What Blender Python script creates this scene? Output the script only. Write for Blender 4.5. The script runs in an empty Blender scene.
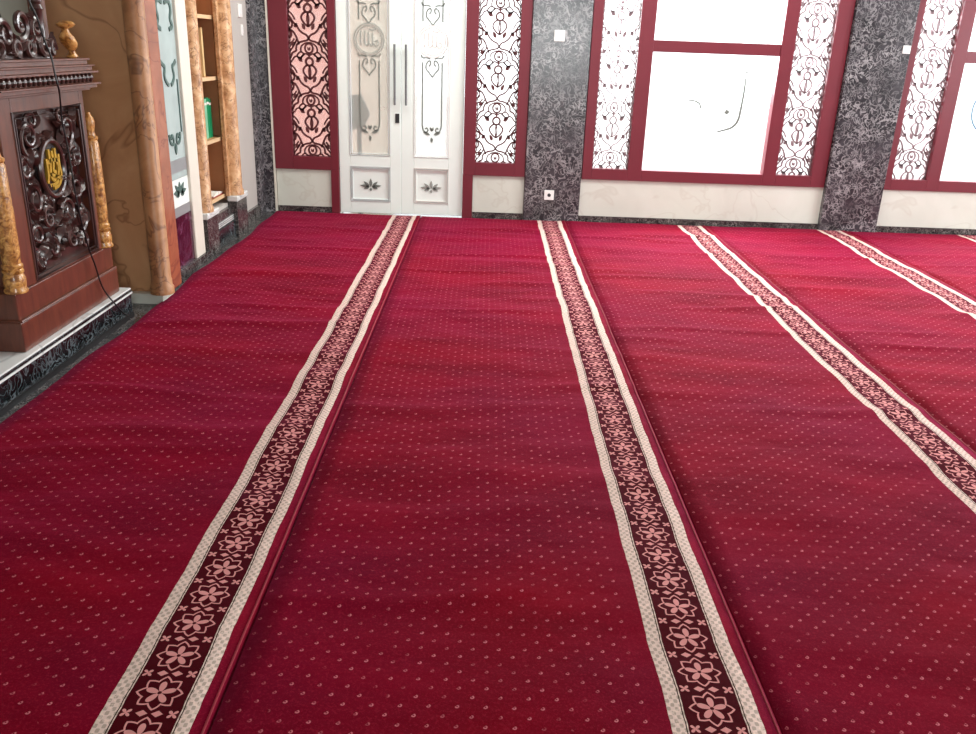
import bpy, math, random
from mathutils import Vector, Matrix, noise as mnoise
PI = math.pi
random.seed(7)
sc = bpy.context.scene
COL = sc.collection

# ------------------------------------------------------------------ shader helper
class NT:
    def __init__(s, name):
        s.m = bpy.data.materials.new(name); s.m.use_nodes = True
        s.t = s.m.node_tree; s.n = s.t.nodes; s.l = s.t.links
        s.b = s.n['Principled BSDF']; s.out = s.n['Material Output']
    def link(s, a, sock):
        if isinstance(a, (int, float)): sock.default_value = a
        elif isinstance(a, tuple): sock.default_value = a if len(a) == len(sock.default_value) else tuple(a) + (1,)
        else: s.l.new(a, sock)
    def math(s, op, a, b=None, c=None, clamp=False):
        n = s.n.new('ShaderNodeMath'); n.operation = op; n.use_clamp = clamp
        s.link(a, n.inputs[0])
        if b is not None: s.link(b, n.inputs[1])
        if c is not None: s.link(c, n.inputs[2])
        return n.outputs[0]
    def add(s, a, b): return s.math('ADD', a, b)
    def sub(s, a, b): return s.math('SUBTRACT', a, b)
    def mul(s, a, b): return s.math('MULTIPLY', a, b)
    def absf(s, a): return s.math('ABSOLUTE', a)
    def lt(s, a, b): return s.math('LESS_THAN', a, b)
    def gt(s, a, b): return s.math('GREATER_THAN', a, b)
    def mod(s, a, b): return s.math('FLOORED_MODULO', a, b)
    def mx(s, a, b): return s.math('MAXIMUM', a, b)
    def coord(s, kind='Object'):
        n = s.n.new('ShaderNodeTexCoord'); return n.outputs[kind]
    def xyz(s, v):
        n = s.n.new('ShaderNodeSeparateXYZ'); s.l.new(v, n.inputs[0]); return n.outputs
    def comb(s, x, y, z):
        n = s.n.new('ShaderNodeCombineXYZ'); s.link(x, n.inputs[0]); s.link(y, n.inputs[1]); s.link(z, n.inputs[2]); return n.outputs[0]
    def mapping(s, v, scale=(1,1,1), rot=(0,0,0), loc=(0,0,0)):
        n = s.n.new('ShaderNodeMapping'); s.l.new(v, n.inputs[0])
        n.inputs['Scale'].default_value = scale; n.inputs['Rotation'].default_value = rot; n.inputs['Location'].default_value = loc
        return n.outputs[0]
    def noise(s, v, scale, detail=2, rough=.5, dist=0):
        n = s.n.new('ShaderNodeTexNoise')
        if v is not None: s.l.new(v, n.inputs['Vector'])
        n.inputs['Scale'].default_value = scale; n.inputs['Detail'].default_value = detail
        n.inputs['Roughness'].default_value = rough; n.inputs['Distortion'].default_value = dist
        return n.outputs[0]
    def ramp(s, f, stops):
        n = s.n.new('ShaderNodeValToRGB'); s.l.new(f, n.inputs[0]); e = n.color_ramp.elements
        while len(e) < len(stops): e.new(.5)
        for q, (p, c) in zip(e, stops): q.position = p; q.color = tuple(c) + (1,) if len(c) == 3 else c
        return n.outputs[0]
    def mix(s, f, a, b):
        n = s.n.new('ShaderNodeMix'); n.data_type = 'RGBA'
        s.link(f, n.inputs[0]); s.link(a, n.inputs[6]); s.link(b, n.inputs[7]); return n.outputs[2]
    def bump(s, h, strength=.3, dist=.01):
        n = s.n.new('ShaderNodeBump'); n.inputs['Strength'].default_value = strength; n.inputs['Distance'].default_value = dist
        s.l.new(h, n.inputs['Height']); s.l.new(n.outputs[0], s.b.inputs['Normal'])
    def set(s, **k):
        for a, v in k.items(): s.link(v, s.b.inputs[a.replace('_', ' ')])
        return s

def c8(r, g, b):
    f = lambda v: ((v/255+.055)/1.055)**2.4 if v > 10 else v/255/12.92
    return (f(r), f(g), f(b))

def plain(name, col, rough=.5, var=.08, scale=8, metal=0, coat=0):
    t = NT(name); n = t.noise(t.coord(), scale, 3)
    lo = tuple(v*(1-var) for v in col); hi = tuple(min(1, v*(1+var)) for v in col)
    t.set(Base_Color=t.ramp(n, [(.3, lo), (.7, hi)]), Roughness=rough, Metallic=metal, Coat_Weight=coat)
    return t.m

def granite(name, dark, mid, vein, rough=.22, scale=26, thin=26):
    t = NT(name); co = t.coord('Object')
    n0 = t.noise(co, scale*.5, 3, .6)
    base = t.ramp(n0, [(.35, dark), (.65, mid)])
    n1 = t.noise(co, scale, 1.5, .5, 1.2)
    v1 = t.math('SUBTRACT', 1, t.math('MULTIPLY', t.absf(t.sub(n1, .5)), thin), clamp=True)
    n2 = t.noise(t.mapping(co, loc=(5, 3, 9)), scale*.8, 1.5, .5, 1.5)
    v2 = t.math('SUBTRACT', 1, t.math('MULTIPLY', t.absf(t.sub(n2, .48)), thin*1.15), clamp=True)
    v = t.mx(v1, v2)
    gate = t.noise(co, scale*.35, 2)
    v = t.mul(v, t.math('MULTIPLY_ADD', gate, 2.4, -.55, clamp=True))
    t.set(Base_Color=t.mix(v, base, vein), Roughness=rough, Specular_IOR_Level=.5)
    return t.m

def marble(name, lo, mid, hi, vein, scale=3.0, rough=.25, stretch=(1,1,1)):
    t = NT(name); co = t.mapping(t.coord('Object'), scale=stretch)
    n = t.noise(co, scale, 5, .6, .8)
    base = t.ramp(n, [(.3, lo), (.5, mid), (.7, hi)])
    n1 = t.noise(t.mapping(co, rot=(.5, .7, .2)), scale*.9, 3, .55, 1.0)
    v = t.math('SUBTRACT', 1, t.math('MULTIPLY', t.absf(t.sub(n1, .5)), 55), clamp=True)
    t.set(Base_Color=t.mix(t.mul(v, .75), base, vein), Roughness=rough)
    return t.m

M = {}
M['maroon'] = plain('maroon_paint', c8(108, 28, 42), .42, .06, 5)
M['lattice'] = plain('lattice_wood', c8(88, 38, 40), .5, .1, 20)
M['lattice_glare'] = plain('lattice_wood_glare', c8(128, 104, 108), .5, .1, 20)  # same lattice wood, washed out by window glare put into the colour
M['white_door'] = plain('white_door_paint', (.83, .90, .86), .35, .02, 3)
M['white_plastic'] = plain('white_plastic', (.85, .84, .82), .35, .01)
M['beige'] = marble('beige_marble', c8(202, 205, 194), c8(208, 211, 200), c8(213, 216, 206), c8(198, 198, 186), 2.0, .3)
M['pillar'] = granite('pillar_granite', c8(38, 36, 40), c8(64, 60, 65), c8(160, 156, 158), .22, 16, 22)
M['skirting'] = granite('skirting_granite', c8(30, 28, 30), c8(58, 54, 54), c8(140, 134, 130), .22, 30)
M['black_granite'] = granite('black_granite', c8(12, 14, 16), c8(28, 32, 34), c8(96, 104, 108), .10, 14)
M['brown_marble'] = marble('brown_marble', c8(180, 134, 94), c8(196, 150, 108), c8(210, 168, 126), c8(140, 96, 64), 1.8, .3)
M['column_marble'] = marble('column_marble', c8(146, 98, 62), c8(176, 126, 84), c8(200, 152, 108), c8(104, 64, 42), 4.5, .42)
M['red_marble'] = marble('red_marble', c8(138, 78, 56), c8(158, 92, 66), c8(176, 110, 82), c8(122, 64, 52), 3.5, .25)
M['shelf_marble'] = marble('shelf_marble', c8(150, 104, 68), c8(192, 146, 104), c8(222, 184, 144), c8(104, 66, 40), 11, .25)
M['white_marble'] = marble('white_marble', c8(214, 216, 214), c8(226, 228, 226), c8(236, 238, 236), c8(180, 184, 184), 2, .15)
M['wall_grey'] = plain('grey_plaster', c8(186, 180, 174), .6, .03, 3)
M['wall_green'] = plain('grey_green_plaster', c8(120, 124, 112), .7, .04, 3)
M['cream'] = plain('cream_paint', c8(222, 216, 202), .4, .03, 3)
M['ceil'] = plain('ceiling_paint', (.8, .8, .78), .8, .02, 1)
M['metal'] = plain('brushed_metal', c8(150, 150, 150), .3, .05, 30, metal=.9)
M['dark_metal'] = plain('dark_metal', c8(60, 60, 62), .4, .05, 30, metal=.5)
M['etch'] = plain('etched_line', c8(112, 116, 110), .6, .05, 30)
M['etch_glare'] = plain('etched_line_glare', c8(214, 204, 200), .6, .03, 30)  # right leaf lines, overexposure put into their colour
M['etch_grey'] = plain('etched_line_grey', c8(196, 198, 200), .6, .03, 30)
M['handle_grey'] = plain('handle_grey', c8(112, 114, 116), .4, .05, 30)
M['etch_blue'] = plain('etched_line_blue', c8(96, 132, 158), .6, .03, 30)
M['etch_mid'] = plain('etched_line_mid', c8(150, 152, 146), .6, .03, 30)
M['black_rubber'] = plain('black_rubber', c8(22, 20, 22), .4, .05)
M['shelf_wood'] = plain('shelf_wood', c8(192, 140, 96), .5, .12, 6)
M['shelf_edge'] = plain('shelf_edge_pale', c8(216, 184, 142), .5, .08, 6)
M['book_green'] = plain('green_cover', c8(24, 138, 88), .4, .08, 12)
M['book_teal'] = plain('pale_green_cover', c8(130, 196, 160), .4, .08, 12)
M['book_cream'] = plain('cream_cover', c8(226, 196, 140), .5, .08, 12)
M['book_red'] = plain('red_cover', c8(150, 40, 36), .5, .08, 12)
M['paper'] = plain('paper', c8(232, 228, 218), .7, .03, 12)
M['outside'] = plain('outside_paving', (.75, .73, .7), .8, .05, 2)
M['outside_wall'] = plain('outside_pink_wall', c8(214, 160, 150), .8, .06, 4)
M['grey_shape'] = plain('grey_cover', c8(44, 48, 54), .6, .05, 6)
M['purple'] = granite('carpet_reflection_granite', c8(44, 12, 30), c8(66, 18, 42), c8(112, 66, 92), .15, 7)  # dark polished granite, red carpet reflection put into the colour
M['band_grey'] = plain('grey_glass_band', c8(138, 140, 142), .3, .05, 10)
M['frost'] = plain('frosted_glass_grey', c8(168, 184, 182), .25, .1, 5)
M['orn_green'] = plain('green_grey_ornament', c8(64, 92, 86), .4, .1, 30)

def wood(name, a, b, rough=.3, coat=.4):
    t = NT(name); co = t.mapping(t.coord('Object'), scale=(9, 9, 1.6))
    n = t.noise(co, 3.5, 5, .6, .6)
    t.set(Base_Color=t.ramp(n, [(.3, a), (.7, b)]), Roughness=rough, Coat_Weight=coat, Coat_Roughness=.2)
    return t.m
M['teak'] = wood('varnished_teak', c8(82, 42, 30), c8(112, 60, 42))
M['teak_dark'] = wood('dark_carved_teak', c8(48, 28, 26), c8(78, 48, 42), .28, .6)
t = NT('gold_wood'); co = t.coord(); n = t.noise(co, 38, 3, .6, 1.0)
t.set(Base_Color=t.ramp(n, [(.36, c8(128, 78, 34)), (.5, c8(190, 132, 66)), (.68, c8(226, 176, 104))]), Roughness=.32, Coat_Weight=.4); t.bump(n, .5, .006); M['gold_wood'] = t.m
M['gold'] = plain('gold_leaf', c8(212, 170, 60), .3, .15, 30, metal=.6)

# clear pane and etched pane
def glass(name, tint, transp, rough=.1):
    t = NT(name); n = t.noise(t.coord(), 3, 2)
    t.set(Base_Color=t.ramp(n, [(.3, tint), (.7, tuple(min(1, v*1.03) for v in tint))]), Roughness=rough)
    tr = t.n.new('ShaderNodeBsdfTransparent'); mx = t.n.new('ShaderNodeMixShader')
    mx.inputs[0].default_value = transp
    t.l.new(t.b.outputs[0], mx.inputs[1]); t.l.new(tr.outputs[0], mx.inputs[2]); t.l.new(mx.outputs[0], t.out.inputs[0])
    return t.m
M['pane'] = glass('window_glass', (.8, .84, .84), .88)
M['door_glass'] = glass('etched_door_glass', (.55, .55, .50), .60, .25)

# ---- carpet
def carpet():
    t = NT('prayer_carpet'); co = t.coord('Object'); X, Y, Z = t.xyz(co)
    wob = t.mul(t.sub(t.noise(t.comb(0, Y, 0), 3.3, 4, .6), .5), .022)
    x = t.add(X, wob); y = Y; a = t.absf(x)
    # field colour
    nf = t.noise(t.mapping(co, scale=(.7, 1.5, 1)), 2.2, 4, .55)
    nfine = t.noise(co, 420, 2, .7)
    field = t.mix(t.mul(nfine, .55), t.ramp(nf, [(.3, c8(98, 1, 16)), (.7, c8(134, 3, 26))]), c8(72, 0, 10))
    npile = t.noise(co, .55, 2, .5)
    field = t.mix(t.math('MULTIPLY_ADD', npile, 3.0, -1.15, clamp=True), field, t.mix(.75, field, c8(112, 3, 46)))
    # staggered little hooks
    PX, PY = .068, .062
    def hooks(ox, oy):
        u = t.sub(t.mod(t.add(x, ox+5*PX), PX), PX/2); v = t.sub(t.mod(t.add(y, oy), PY), PY/2)
        r = t.math('SQRT', t.add(t.mul(u, u), t.mul(v, v)))
        ring = t.mul(t.gt(r, .0020), t.lt(r, .0056))
        return t.mul(ring, t.lt(t.sub(v, u), .0035))
    dots = t.mx(hooks(0, 0), hooks(PX/2, PY/2))
    worn = t.math('MULTIPLY_ADD', t.noise(co, 34, 2, .6), 5.0, -1.7, clamp=True)
    dm = t.mul(t.mul(dots, t.gt(a, .15)), worn)
    grain = t.math('MULTIPLY_ADD', t.noise(co, 130, 3, .8), 6, -3.0, clamp=True)
    field = t.mix(t.mul(grain, .13), field, c8(206, 60, 84))
    fld = t.mix(t.mul(dm, .52), field, c8(232, 140, 150))
    # inner band
    P = .132
    y = t.add(y, .02)
    yy = t.sub(t.mod(y, P), P/2)
    rho = t.math('SQRT', t.add(t.mul(x, x), t.mul(yy, yy))); th = t.math('ARCTAN2', x, yy)
    k = t.mul(th, 8/(2*PI))
    tri = t.mul(t.absf(t.sub(t.mod(k, 1), .5)), 2)      # 1 at the points
    R = t.math('MULTIPLY_ADD', tri, .015, .039)
    star = t.lt(t.absf(t.sub(rho, R)), .0029)
    pet = t.lt(rho, t.mul(t.absf(t.math('COSINE', t.mul(th, 2.5))), .037)); pet = t.mul(pet, t.gt(rho, .005))
    y2 = t.sub(t.mod(t.add(y, P/2), P), P/2)
    d1 = t.absf(t.sub(a, .018))
    blob = t.lt(t.add(t.mul(d1, 1/.014), t.mul(t.absf(y2), 1/.010)), 1)
    u3 = t.sub(a, .054); r3 = t.math('SQRT', t.add(t.mul(u3, u3), t.mul(y2, y2)))
    th3 = t.math('ARCTAN2', u3, y2)
    fl = t.lt(r3, t.mul(t.absf(t.math('SINE', t.mul(th3, 2))), .0145))
    pat = t.mx(t.mx(star, pet), t.mx(blob, fl))
    inner = t.mix(pat, t.mix(nf, c8(50, 3, 8), c8(74, 6, 14)), c8(206, 142, 138))
    # cream edge bands
    w = t.mul(t.math('SINE', t.mul(y, 2*PI/.026)), t.math('SINE', t.mul(a, 2*PI/.02)))
    cr = t.mix(t.mul(t.gt(w, .1), .55), c8(212, 190, 178), c8(118, 112, 96))
    cr = t.mix(t.mul(t.gt(t.noise(co, 90, 2), .56), .35), cr, c8(246, 220, 204))
    cr = t.mix(t.lt(t.absf(t.sub(a, .0745)), .0014), cr, c8(50, 40, 30))
    col = t.mix(t.lt(a, .110), fld, cr)
    col = t.mix(t.lt(a, .070), col, inner)
    t.set(Base_Color=col, Roughness=.85, Specular_IOR_Level=.04)
    t.b.inputs['Sheen Weight'].default_value = .22; t.b.inputs['Sheen Roughness'].default_value = .32
    t.b.inputs['Sheen Tint'].default_value = c8(255, 84, 150) + (1,)
    hh = t.add(t.mul(t.noise(t.mapping(co, scale=(1, 1.7, 1)), 3.6, 3, .5), 1.0), t.mul(nfine, .05))
    t.bump(hh, .45, .035)
    return t.m
M['carpet'] = carpet()
M['binding'] = plain('red_binding', c8(138, 18, 40), .8, .1, 30)

# ------------------------------------------------------------------ mesh helper
class MB:
    def __init__(s): s.v = []; s.f = []
    def quadbox(s, p):           # 8 points, bottom ring then top ring
        b = len(s.v); s.v += [tuple(q) for q in p]
        for f in ((3,2,1,0),(4,5,6,7),(0,1,5,4),(1,2,6,5),(2,3,7,6),(3,0,4,7)): s.f.append(tuple(b+i for i in f))
        return s
    def box(s, x0, x1, y0, y1, z0, z1):
        return s.quadbox([(x0,y0,z0),(x1,y0,z0),(x1,y1,z0),(x0,y1,z0),(x0,y0,z1),(x1,y0,z1),(x1,y1,z1),(x0,y1,z1)])
    def lathe(s, cx, cy, prof, n=20, tw=None):
        b = len(s.v)
        for i, (r, z) in enumerate(prof):
            ox, oy = (tw(z) if tw else (0, 0))
            for k in range(n):
                a = 2*PI*k/n; s.v.append((cx+ox+r*math.cos(a), cy+oy+r*math.sin(a), z))
        for i in range(len(prof)-1):
            for k in range(n):
                a = b+i*n+k; c = b+i*n+(k+1) % n; s.f.append((a, c, c+n, a+n))
        s.f.append(tuple(b+k for k in reversed(range(n)))); e = b+(len(prof)-1)*n; s.f.append(tuple(e+k for k in range(n)))
        return s
    def tube(s, pts, r, n=8, closed=False):
        pts = [Vector(p) for p in pts]; N = len(pts); b = len(s.v); up = None
        for i, p in enumerate(pts):
            if closed: d = pts[(i+1) % N]-pts[i-1]
            else: d = pts[min(i+1, N-1)]-pts[max(i-1, 0)]
            d.normalize()
            if up is None: up = Vector((0,0,1)) if abs(d.z) < .9 else Vector((1,0,0))
            sd = d.cross(up).normalized(); up = sd.cross(d).normalized()
            rr = r[i] if isinstance(r, (list, tuple)) else r
            for k in range(n):
                a = 2*PI*k/n; s.v.append(tuple(p+sd*math.cos(a)*rr+up*math.sin(a)*rr))
        for i in range(N if closed else N-1):
            for k in range(n):
                a = b+i*n+k; c = b+i*n+(k+1) % n; a2 = b+((i+1) % N)*n+k; c2 = b+((i+1) % N)*n+(k+1) % n
                s.f.append((a, c, c2, a2))
        if not closed:
            s.f.append(tuple(b+k for k in reversed(range(n)))); e = b+(N-1)*n; s.f.append(tuple(e+k for k in range(n)))
        return s
    def bar(s, pts, w, fmap, closed=False):
        """flat bar along 2-D points; fmap(u, v, side) gives the 3-D point, side 0 front / 1 back"""
        N = len(pts); L = []
        for i, p in enumerate(pts):
            if closed: a, c = pts[i-1], pts[(i+1) % N]
            else: a, c = pts[max(i-1, 0)], pts[min(i+1, N-1)]
            dx, dy = c[0]-a[0], c[1]-a[1]; l = math.hypot(dx, dy) or 1
            ww = w[i] if isinstance(w, (list, tuple)) else w
            nx, ny = -dy/l*ww/2, dx/l*ww/2
            L.append(((p[0]+nx, p[1]+ny), (p[0]-nx, p[1]-ny)))
        b = len(s.v)
        for (p, q) in L: s.v += [fmap(*p, 0), fmap(*q, 0), fmap(*q, 1), fmap(*p, 1)]
        for i in range(N if closed else N-1):
            A = b+4*i; B = b+4*((i+1) % N)
            for k in range(4): s.f.append((A+k, A+(k+1) % 4, B+(k+1) % 4, B+k))
        if not closed: s.f.append((b+3, b+2, b+1, b)); e = b+4*(N-1); s.f.append((e, e+1, e+2, e+3))
        return s
    def plate(s, pts, fmap):
        """filled flat outline"""
        N = len(pts); b = len(s.v)
        s.v += [fmap(*p, 0) for p in pts]+[fmap(*p, 1) for p in pts]
        s.f.append(tuple(b+i for i in range(N))); s.f.append(tuple(b+N+i for i in reversed(range(N))))
        for i in range(N): j = (i+1) % N; s.f.append((b+i, b+N+i, b+N+j, b+j))
        return s
    def build(s, name, mat, parent=None, smooth=False, bevel=0, org=None):
        me = bpy.data.meshes.new(name)
        o = Vector(org) if org else Vector((0,0,0))
        if parent is not None and org is None: o = parent.get('_o', None); o = Vector(o) if o else Vector((0,0,0))
        me.from_pydata([tuple(Vector(v)-o) for v in s.v], [], s.f); me.validate(); me.update()
        import bmesh as _b
        bm = _b.new(); bm.from_mesh(me); _b.ops.recalc_face_normals(bm, faces=bm.faces); bm.to_mesh(me); bm.free()
        if smooth: 
            for p in me.polygons: p.use_smooth = True
        me.materials.append(M[mat] if isinstance(mat, str) else mat)
        ob = bpy.data.objects.new(name, me); COL.objects.link(ob)
        if smooth:
            try:
                e = ob.modifiers.new('es', 'EDGE_SPLIT'); e.split_angle = .7
            except Exception: pass
        if bevel:
            m = ob.modifiers.new('bevel', 'BEVEL'); m.width = bevel; m.segments = 2; m.limit_method = 'ANGLE'
        if parent is not None:
            ob.parent = parent
        else: ob.location = o
        return ob

def tag(o, label=None, cat=None, group=None, kind=None):
    if label: o['label'] = label
    if cat: o['category'] = cat
    if group: o['group'] = group
    if kind: o['kind'] = kind
    return o
ORG = {}
def empty(name, loc, label, cat, group=None, kind=None):
    o = bpy.data.objects.new(name, None); COL.objects.link(o); o.location = loc; o.empty_display_size = .1
    ORG[o.name] = loc
    return tag(o, label, cat, group, kind)
def part(mb, name, mat, root, **k):
    """mesh given in world coordinates, stored relative to its root"""
    r = root; off = Vector((0,0,0))
    while r is not None: off += r.location; r = r.parent
    mb.v = [tuple(Vector(v)-off) for v in mb.v]
    return mb.build(name, mat, root, org=(0,0,0), **k)
def solo(mb, name, mat, org, label, cat, group=None, kind=None, **k):
    return tag(mb.build(name, mat, None, org=org, **k), label, cat, group, kind)

# ------------------------------------------------------------------ room shell
YW = 7.85; FZ = -.012; CH = 3.3
XR = 6.4; YB = -4.0
solo(MB().box(-2.6, XR+.1, YB-.1, YW+.25, FZ-.1, FZ), 'floor', 'skirting', (0,0,FZ), 'polished dark granite floor under the red carpets', 'floor', kind='structure')
solo(MB().box(-2.6, XR+.1, YB-.1, YW+.2, CH, CH+.1), 'ceiling', 'ceil', (0,0,CH), 'white ceiling above the hall', 'ceiling', kind='structure')

def seg(mb, x0, x1, z0, z1, y0=YW, y1=YW+.16): return mb.box(x0, x1, y0, y1, z0, z1)
TOP = 2.5
w = MB()
seg(w, -2.6, -1.91, FZ, CH)                                     # corner
for a, b in ((-1.91, -1.335), (-.22, .34), (.855, 3.06), (3.59, 5.80)):
    seg(w, a, b, FZ, .39); seg(w, a, b, TOP+.1, CH)
seg(w, -1.335, -.22, TOP+.1, CH)
for a, b in ((.34, .855), (3.06, 3.59), (5.80, XR+.1)): seg(w, a, b, FZ, CH)
solo(w, 'wall_far', 'wall_grey', (0, YW, 0), 'far wall carrying the door, the carved screens and the windows', 'wall', kind='structure')

# granite pillars on the far wall
for i, (a, b, pr, lab) in enumerate(((.345, .850, .05, 'dark veined granite pillar between the door screen and the first large window'),
                                (3.065, 3.585, .07, 'dark veined granite pillar between the two large windows'),
                                (5.81, 6.30, .07, 'dark veined granite pillar right of the second large window'),
                                (-2.03, -1.925, .03, 'narrow dark granite strip in the far left corner'))):
    pm = MB().box(a, b, YW-pr, YW, FZ, CH)
    if a < 0: pm.box(-2.03, -2.0, 7.60, YW-pr-.001, FZ, CH)
    solo(pm, 'trim_%d' % (i+1), 'pillar', ((a+b)/2, YW, 0), lab, 'pillar', kind='structure', bevel=.004)
solo(MB().box(-1.923, -1.908, YW-.04, YW, FZ, CH), 'trim_5', 'cream', (-1.915, YW, 0), 'thin pale strip beside the corner granite', 'trim', kind='structure')

# baseboards and beige marble aprons under the windows
for i, (a, b, lab) in enumerate(((-1.90, -1.41, 'beneath the left carved screen'), (-.125, .34, 'beneath the screen right of the door'), (.852, 3.063, 'beneath the first large window'), (3.587, 5.808, 'beneath the second large window'))):
    solo(MB().box(a, b, YW-.022, YW, FZ, .052), 'baseboard_far_%d' % (i+1), 'skirting', ((a+b)/2, YW, 0), 'dark speckled granite skirting '+lab, 'baseboard', kind='structure')
    solo(MB().box(a, b, YW-.016, YW, .053, .384), 'trim_%d' % (i+6), 'beige', ((a+b)/2, YW, .05), 'pale beige marble wall panel '+lab, 'wall panel', kind='structure')

# ------------------------------------------------------------------ carved screens (lattice)
def ell(cx, cy, rx, ry, n=18, a0=0, a1=2*PI): 
    full = abs(a1-a0-2*PI) < 1e-6
    return [(cx+rx*math.cos(a0+(a1-a0)*k/(n if full else n-1)), cy+ry*math.sin(a0+(a1-a0)*k/(n if full else n-1))) for k in range(n)]
def smooth(pts, it=2):
    for _ in range(it):
        o = [pts[0]]
        for p, q in zip(pts, pts[1:]):
            o += [(p[0]*.75+q[0]*.25, p[1]*.75+q[1]*.25), (p[0]*.25+q[0]*.75, p[1]*.25+q[1]*.75)]
        o.append(pts[-1]); pts = o
    return pts
def leaf(x, y, ang, l, wd):
    o = []
    for s_, tt in ((1, (0, .25, .5, .75, 1)), (-1, (.75, .5, .25))):
        for q in tt:
            r = math.sin(PI*q**.8)*wd*s_; o.append((x+l*q*math.cos(ang)-r*math.sin(ang), y+l*q*math.sin(ang)+r*math.cos(ang)))
    return o
def clip(mb, x0, x1, z0, z1):
    """clamp lattice vertices into the opening so that bars end at the frame"""
    mb.v = [(min(max(a, x0), x1), b, min(max(c, z0), z1)) for a, b, c in mb.v]
def lattice(x0, x1, z0, z1, bw, period=.43, ph=0.0):
    mb = MB(); W = x1-x0; cx = (x0+x1)/2; y0, y1 = YW+.012, YW+.030
    fm = lambda u, v, sd: (u, y0 if sd == 0 else y1, v)
    k = 0; z = z0-period+ph
    while z < z1:
        T = lambda p: (cx+p[0]*W, z+p[1]*period)
        def B(pts, wdt=bw, closed=False, sm=True):
            for sg in ((1,) if closed else (1, -1)):
                q = [T((sg*a, b)) for a, b in (smooth(pts) if sm and not closed else pts)]
                if max(v for _, v in q) < z0-.005 or min(v for _, v in q) > z1+.005: continue
                mb.bar(q, wdt, fm, closed)
        def Lf(x, y, a, l, wd):
            for sg in (1, -1):
                q = [T((sg*p, v)) for p, v in leaf(x, y, a, l, wd)]
                if max(v for _, v in q) < z0 or min(v for _, v in q) > z1: continue
                mb.plate(q, fm)
        # ogee dome and the S curves that spring from its point
        B([(0, 1.0), (.05, .955), (.16, .945), (.29, .90), (.33, .82), (.32, .76), (.42, .73), (.46, .66), (.5, .60)])
        B([(0, .0), (.05, .07), (.16, .10), (.25, .17), (.29, .25), (.38, .29), (.44, .38), (.5, .42)])
        B([(0, .925), (.10, .91), (.19, .86), (.215, .79), (.20, .74)], bw*.8)
        B([(.5, .53), (.43, .58), (.38, .65), (.30, .66), (.26, .62)], bw*.8)
        # chain of loops
        B(ell(0, .815, .10, .09), closed=True); Lf(.012, .77, 1.35, .08, .02)
        B(ell(0, .56, .09, .075), bw*1.2, closed=True); B([(.12, .70), (.22, .76), (.33, .66), (.24, .62), (.12, .70)], bw*.8)
        mb_d = [(0, .64), (.04, .69), (0, .74), (-.04, .69)]
        q = [T(p) for p in mb_d]
        if min(v for _, v in q) < z1 and max(v for _, v in q) > z0: mb.plate(q, fm)
        B([(.03, .69), (.10, .72), (.17, .68), (.23, .60)], bw*.8)
        B([(.05, .50), (.13, .46), (.18, .38), (.10, .28), (0, .22)])
        B([(0, .48), (.03, .36), (0, .22)], bw*.8)
        Lf(.17, .56, .6, .17, .045); Lf(.08, .16, 1.0, .15, .04)
        # side half motifs
        B(ell(.5, .26, .10, .085, 10, PI/2, 3*PI/2), sm=False); B(ell(.5, .08, .07, .075, 10, PI/2, 3*PI/2), sm=False)
        B([(.5, .50), (.43, .47), (.36, .40), (.33, .34)], bw*.8); B([(.5, .16), (.40, .14), (.33, .06), (.28, -.04), (.24, -.12)], bw)
        B([(.5, .74), (.44, .80), (.36, .88), (.30, .98)], bw*.8); B([(.5, .90), (.42, .92), (.36, .99)], bw*.8)
        Lf(.36, .20, 2.4, .12, .04); Lf(.46, .86, 2.7, .15, .035)
        z += period
    clip(mb, x0-.004, x1+.004, z0-.004, z1+.004)
    # scalloped rim inside the frame
    n = int((z1-z0)/.045)
    for sx, sg in ((x0, 1), (x1, -1)):
        pts = []
        for i in range(n*6+1):
            q = i/(n*6); pts.append((sx+sg*(.003+.007*abs(math.sin(PI*n*q))), z0+(z1-z0)*q))
        mb.bar(pts, .008, fm)
    return mb

def frame_member(mb, x0, x1, z0, z1, d=.0): return mb.box(x0, x1, YW-.035+d, YW+.06, z0, z1)
def screen_window(idx, x0, x1, ox0, ox1, bw, lab, ph, mat='lattice', foot=None):
    r = empty('window_%d' % idx, ((x0+x1)/2, YW, .39), lab, 'window', kind='structure')
    f = MB(); zb = .50
    for a, b in ((x0, ox0), (ox1, x1)):
        f.box(a, b, YW-.035, YW+.06, .386, TOP+.1)
    f.box(ox0, ox1, YW-.035, YW+.06, .386, zb); f.box(ox0, ox1, YW-.035, YW+.06, TOP, TOP+.1)
    if foot: f.box(foot[0], foot[1], YW-.035, YW+.0, FZ, .386)
    fr = part(f, 'window_frame', 'maroon', r, bevel=.003)
    part(lattice(ox0, ox1, zb, TOP, bw, ph=ph), 'carved_screen', mat, r)
    part(MB().box(ox0-.01, ox1+.01, YW+.045, YW+.051, zb-.01, TOP+.01), 'window_pane', 'pane', r)
    return r
screen_window(1, -1.905, -1.337, -1.745, -1.405, .0165, 'maroon framed carved lattice screen in the far left corner, left of the door', .13, foot=(-1.408, -1.337))
screen_window(2, -.218, .342, -.110, .247, .0125, 'maroon framed carved lattice screen between the door and the granite pillar', .12, foot=(-.218, -.128))

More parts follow.
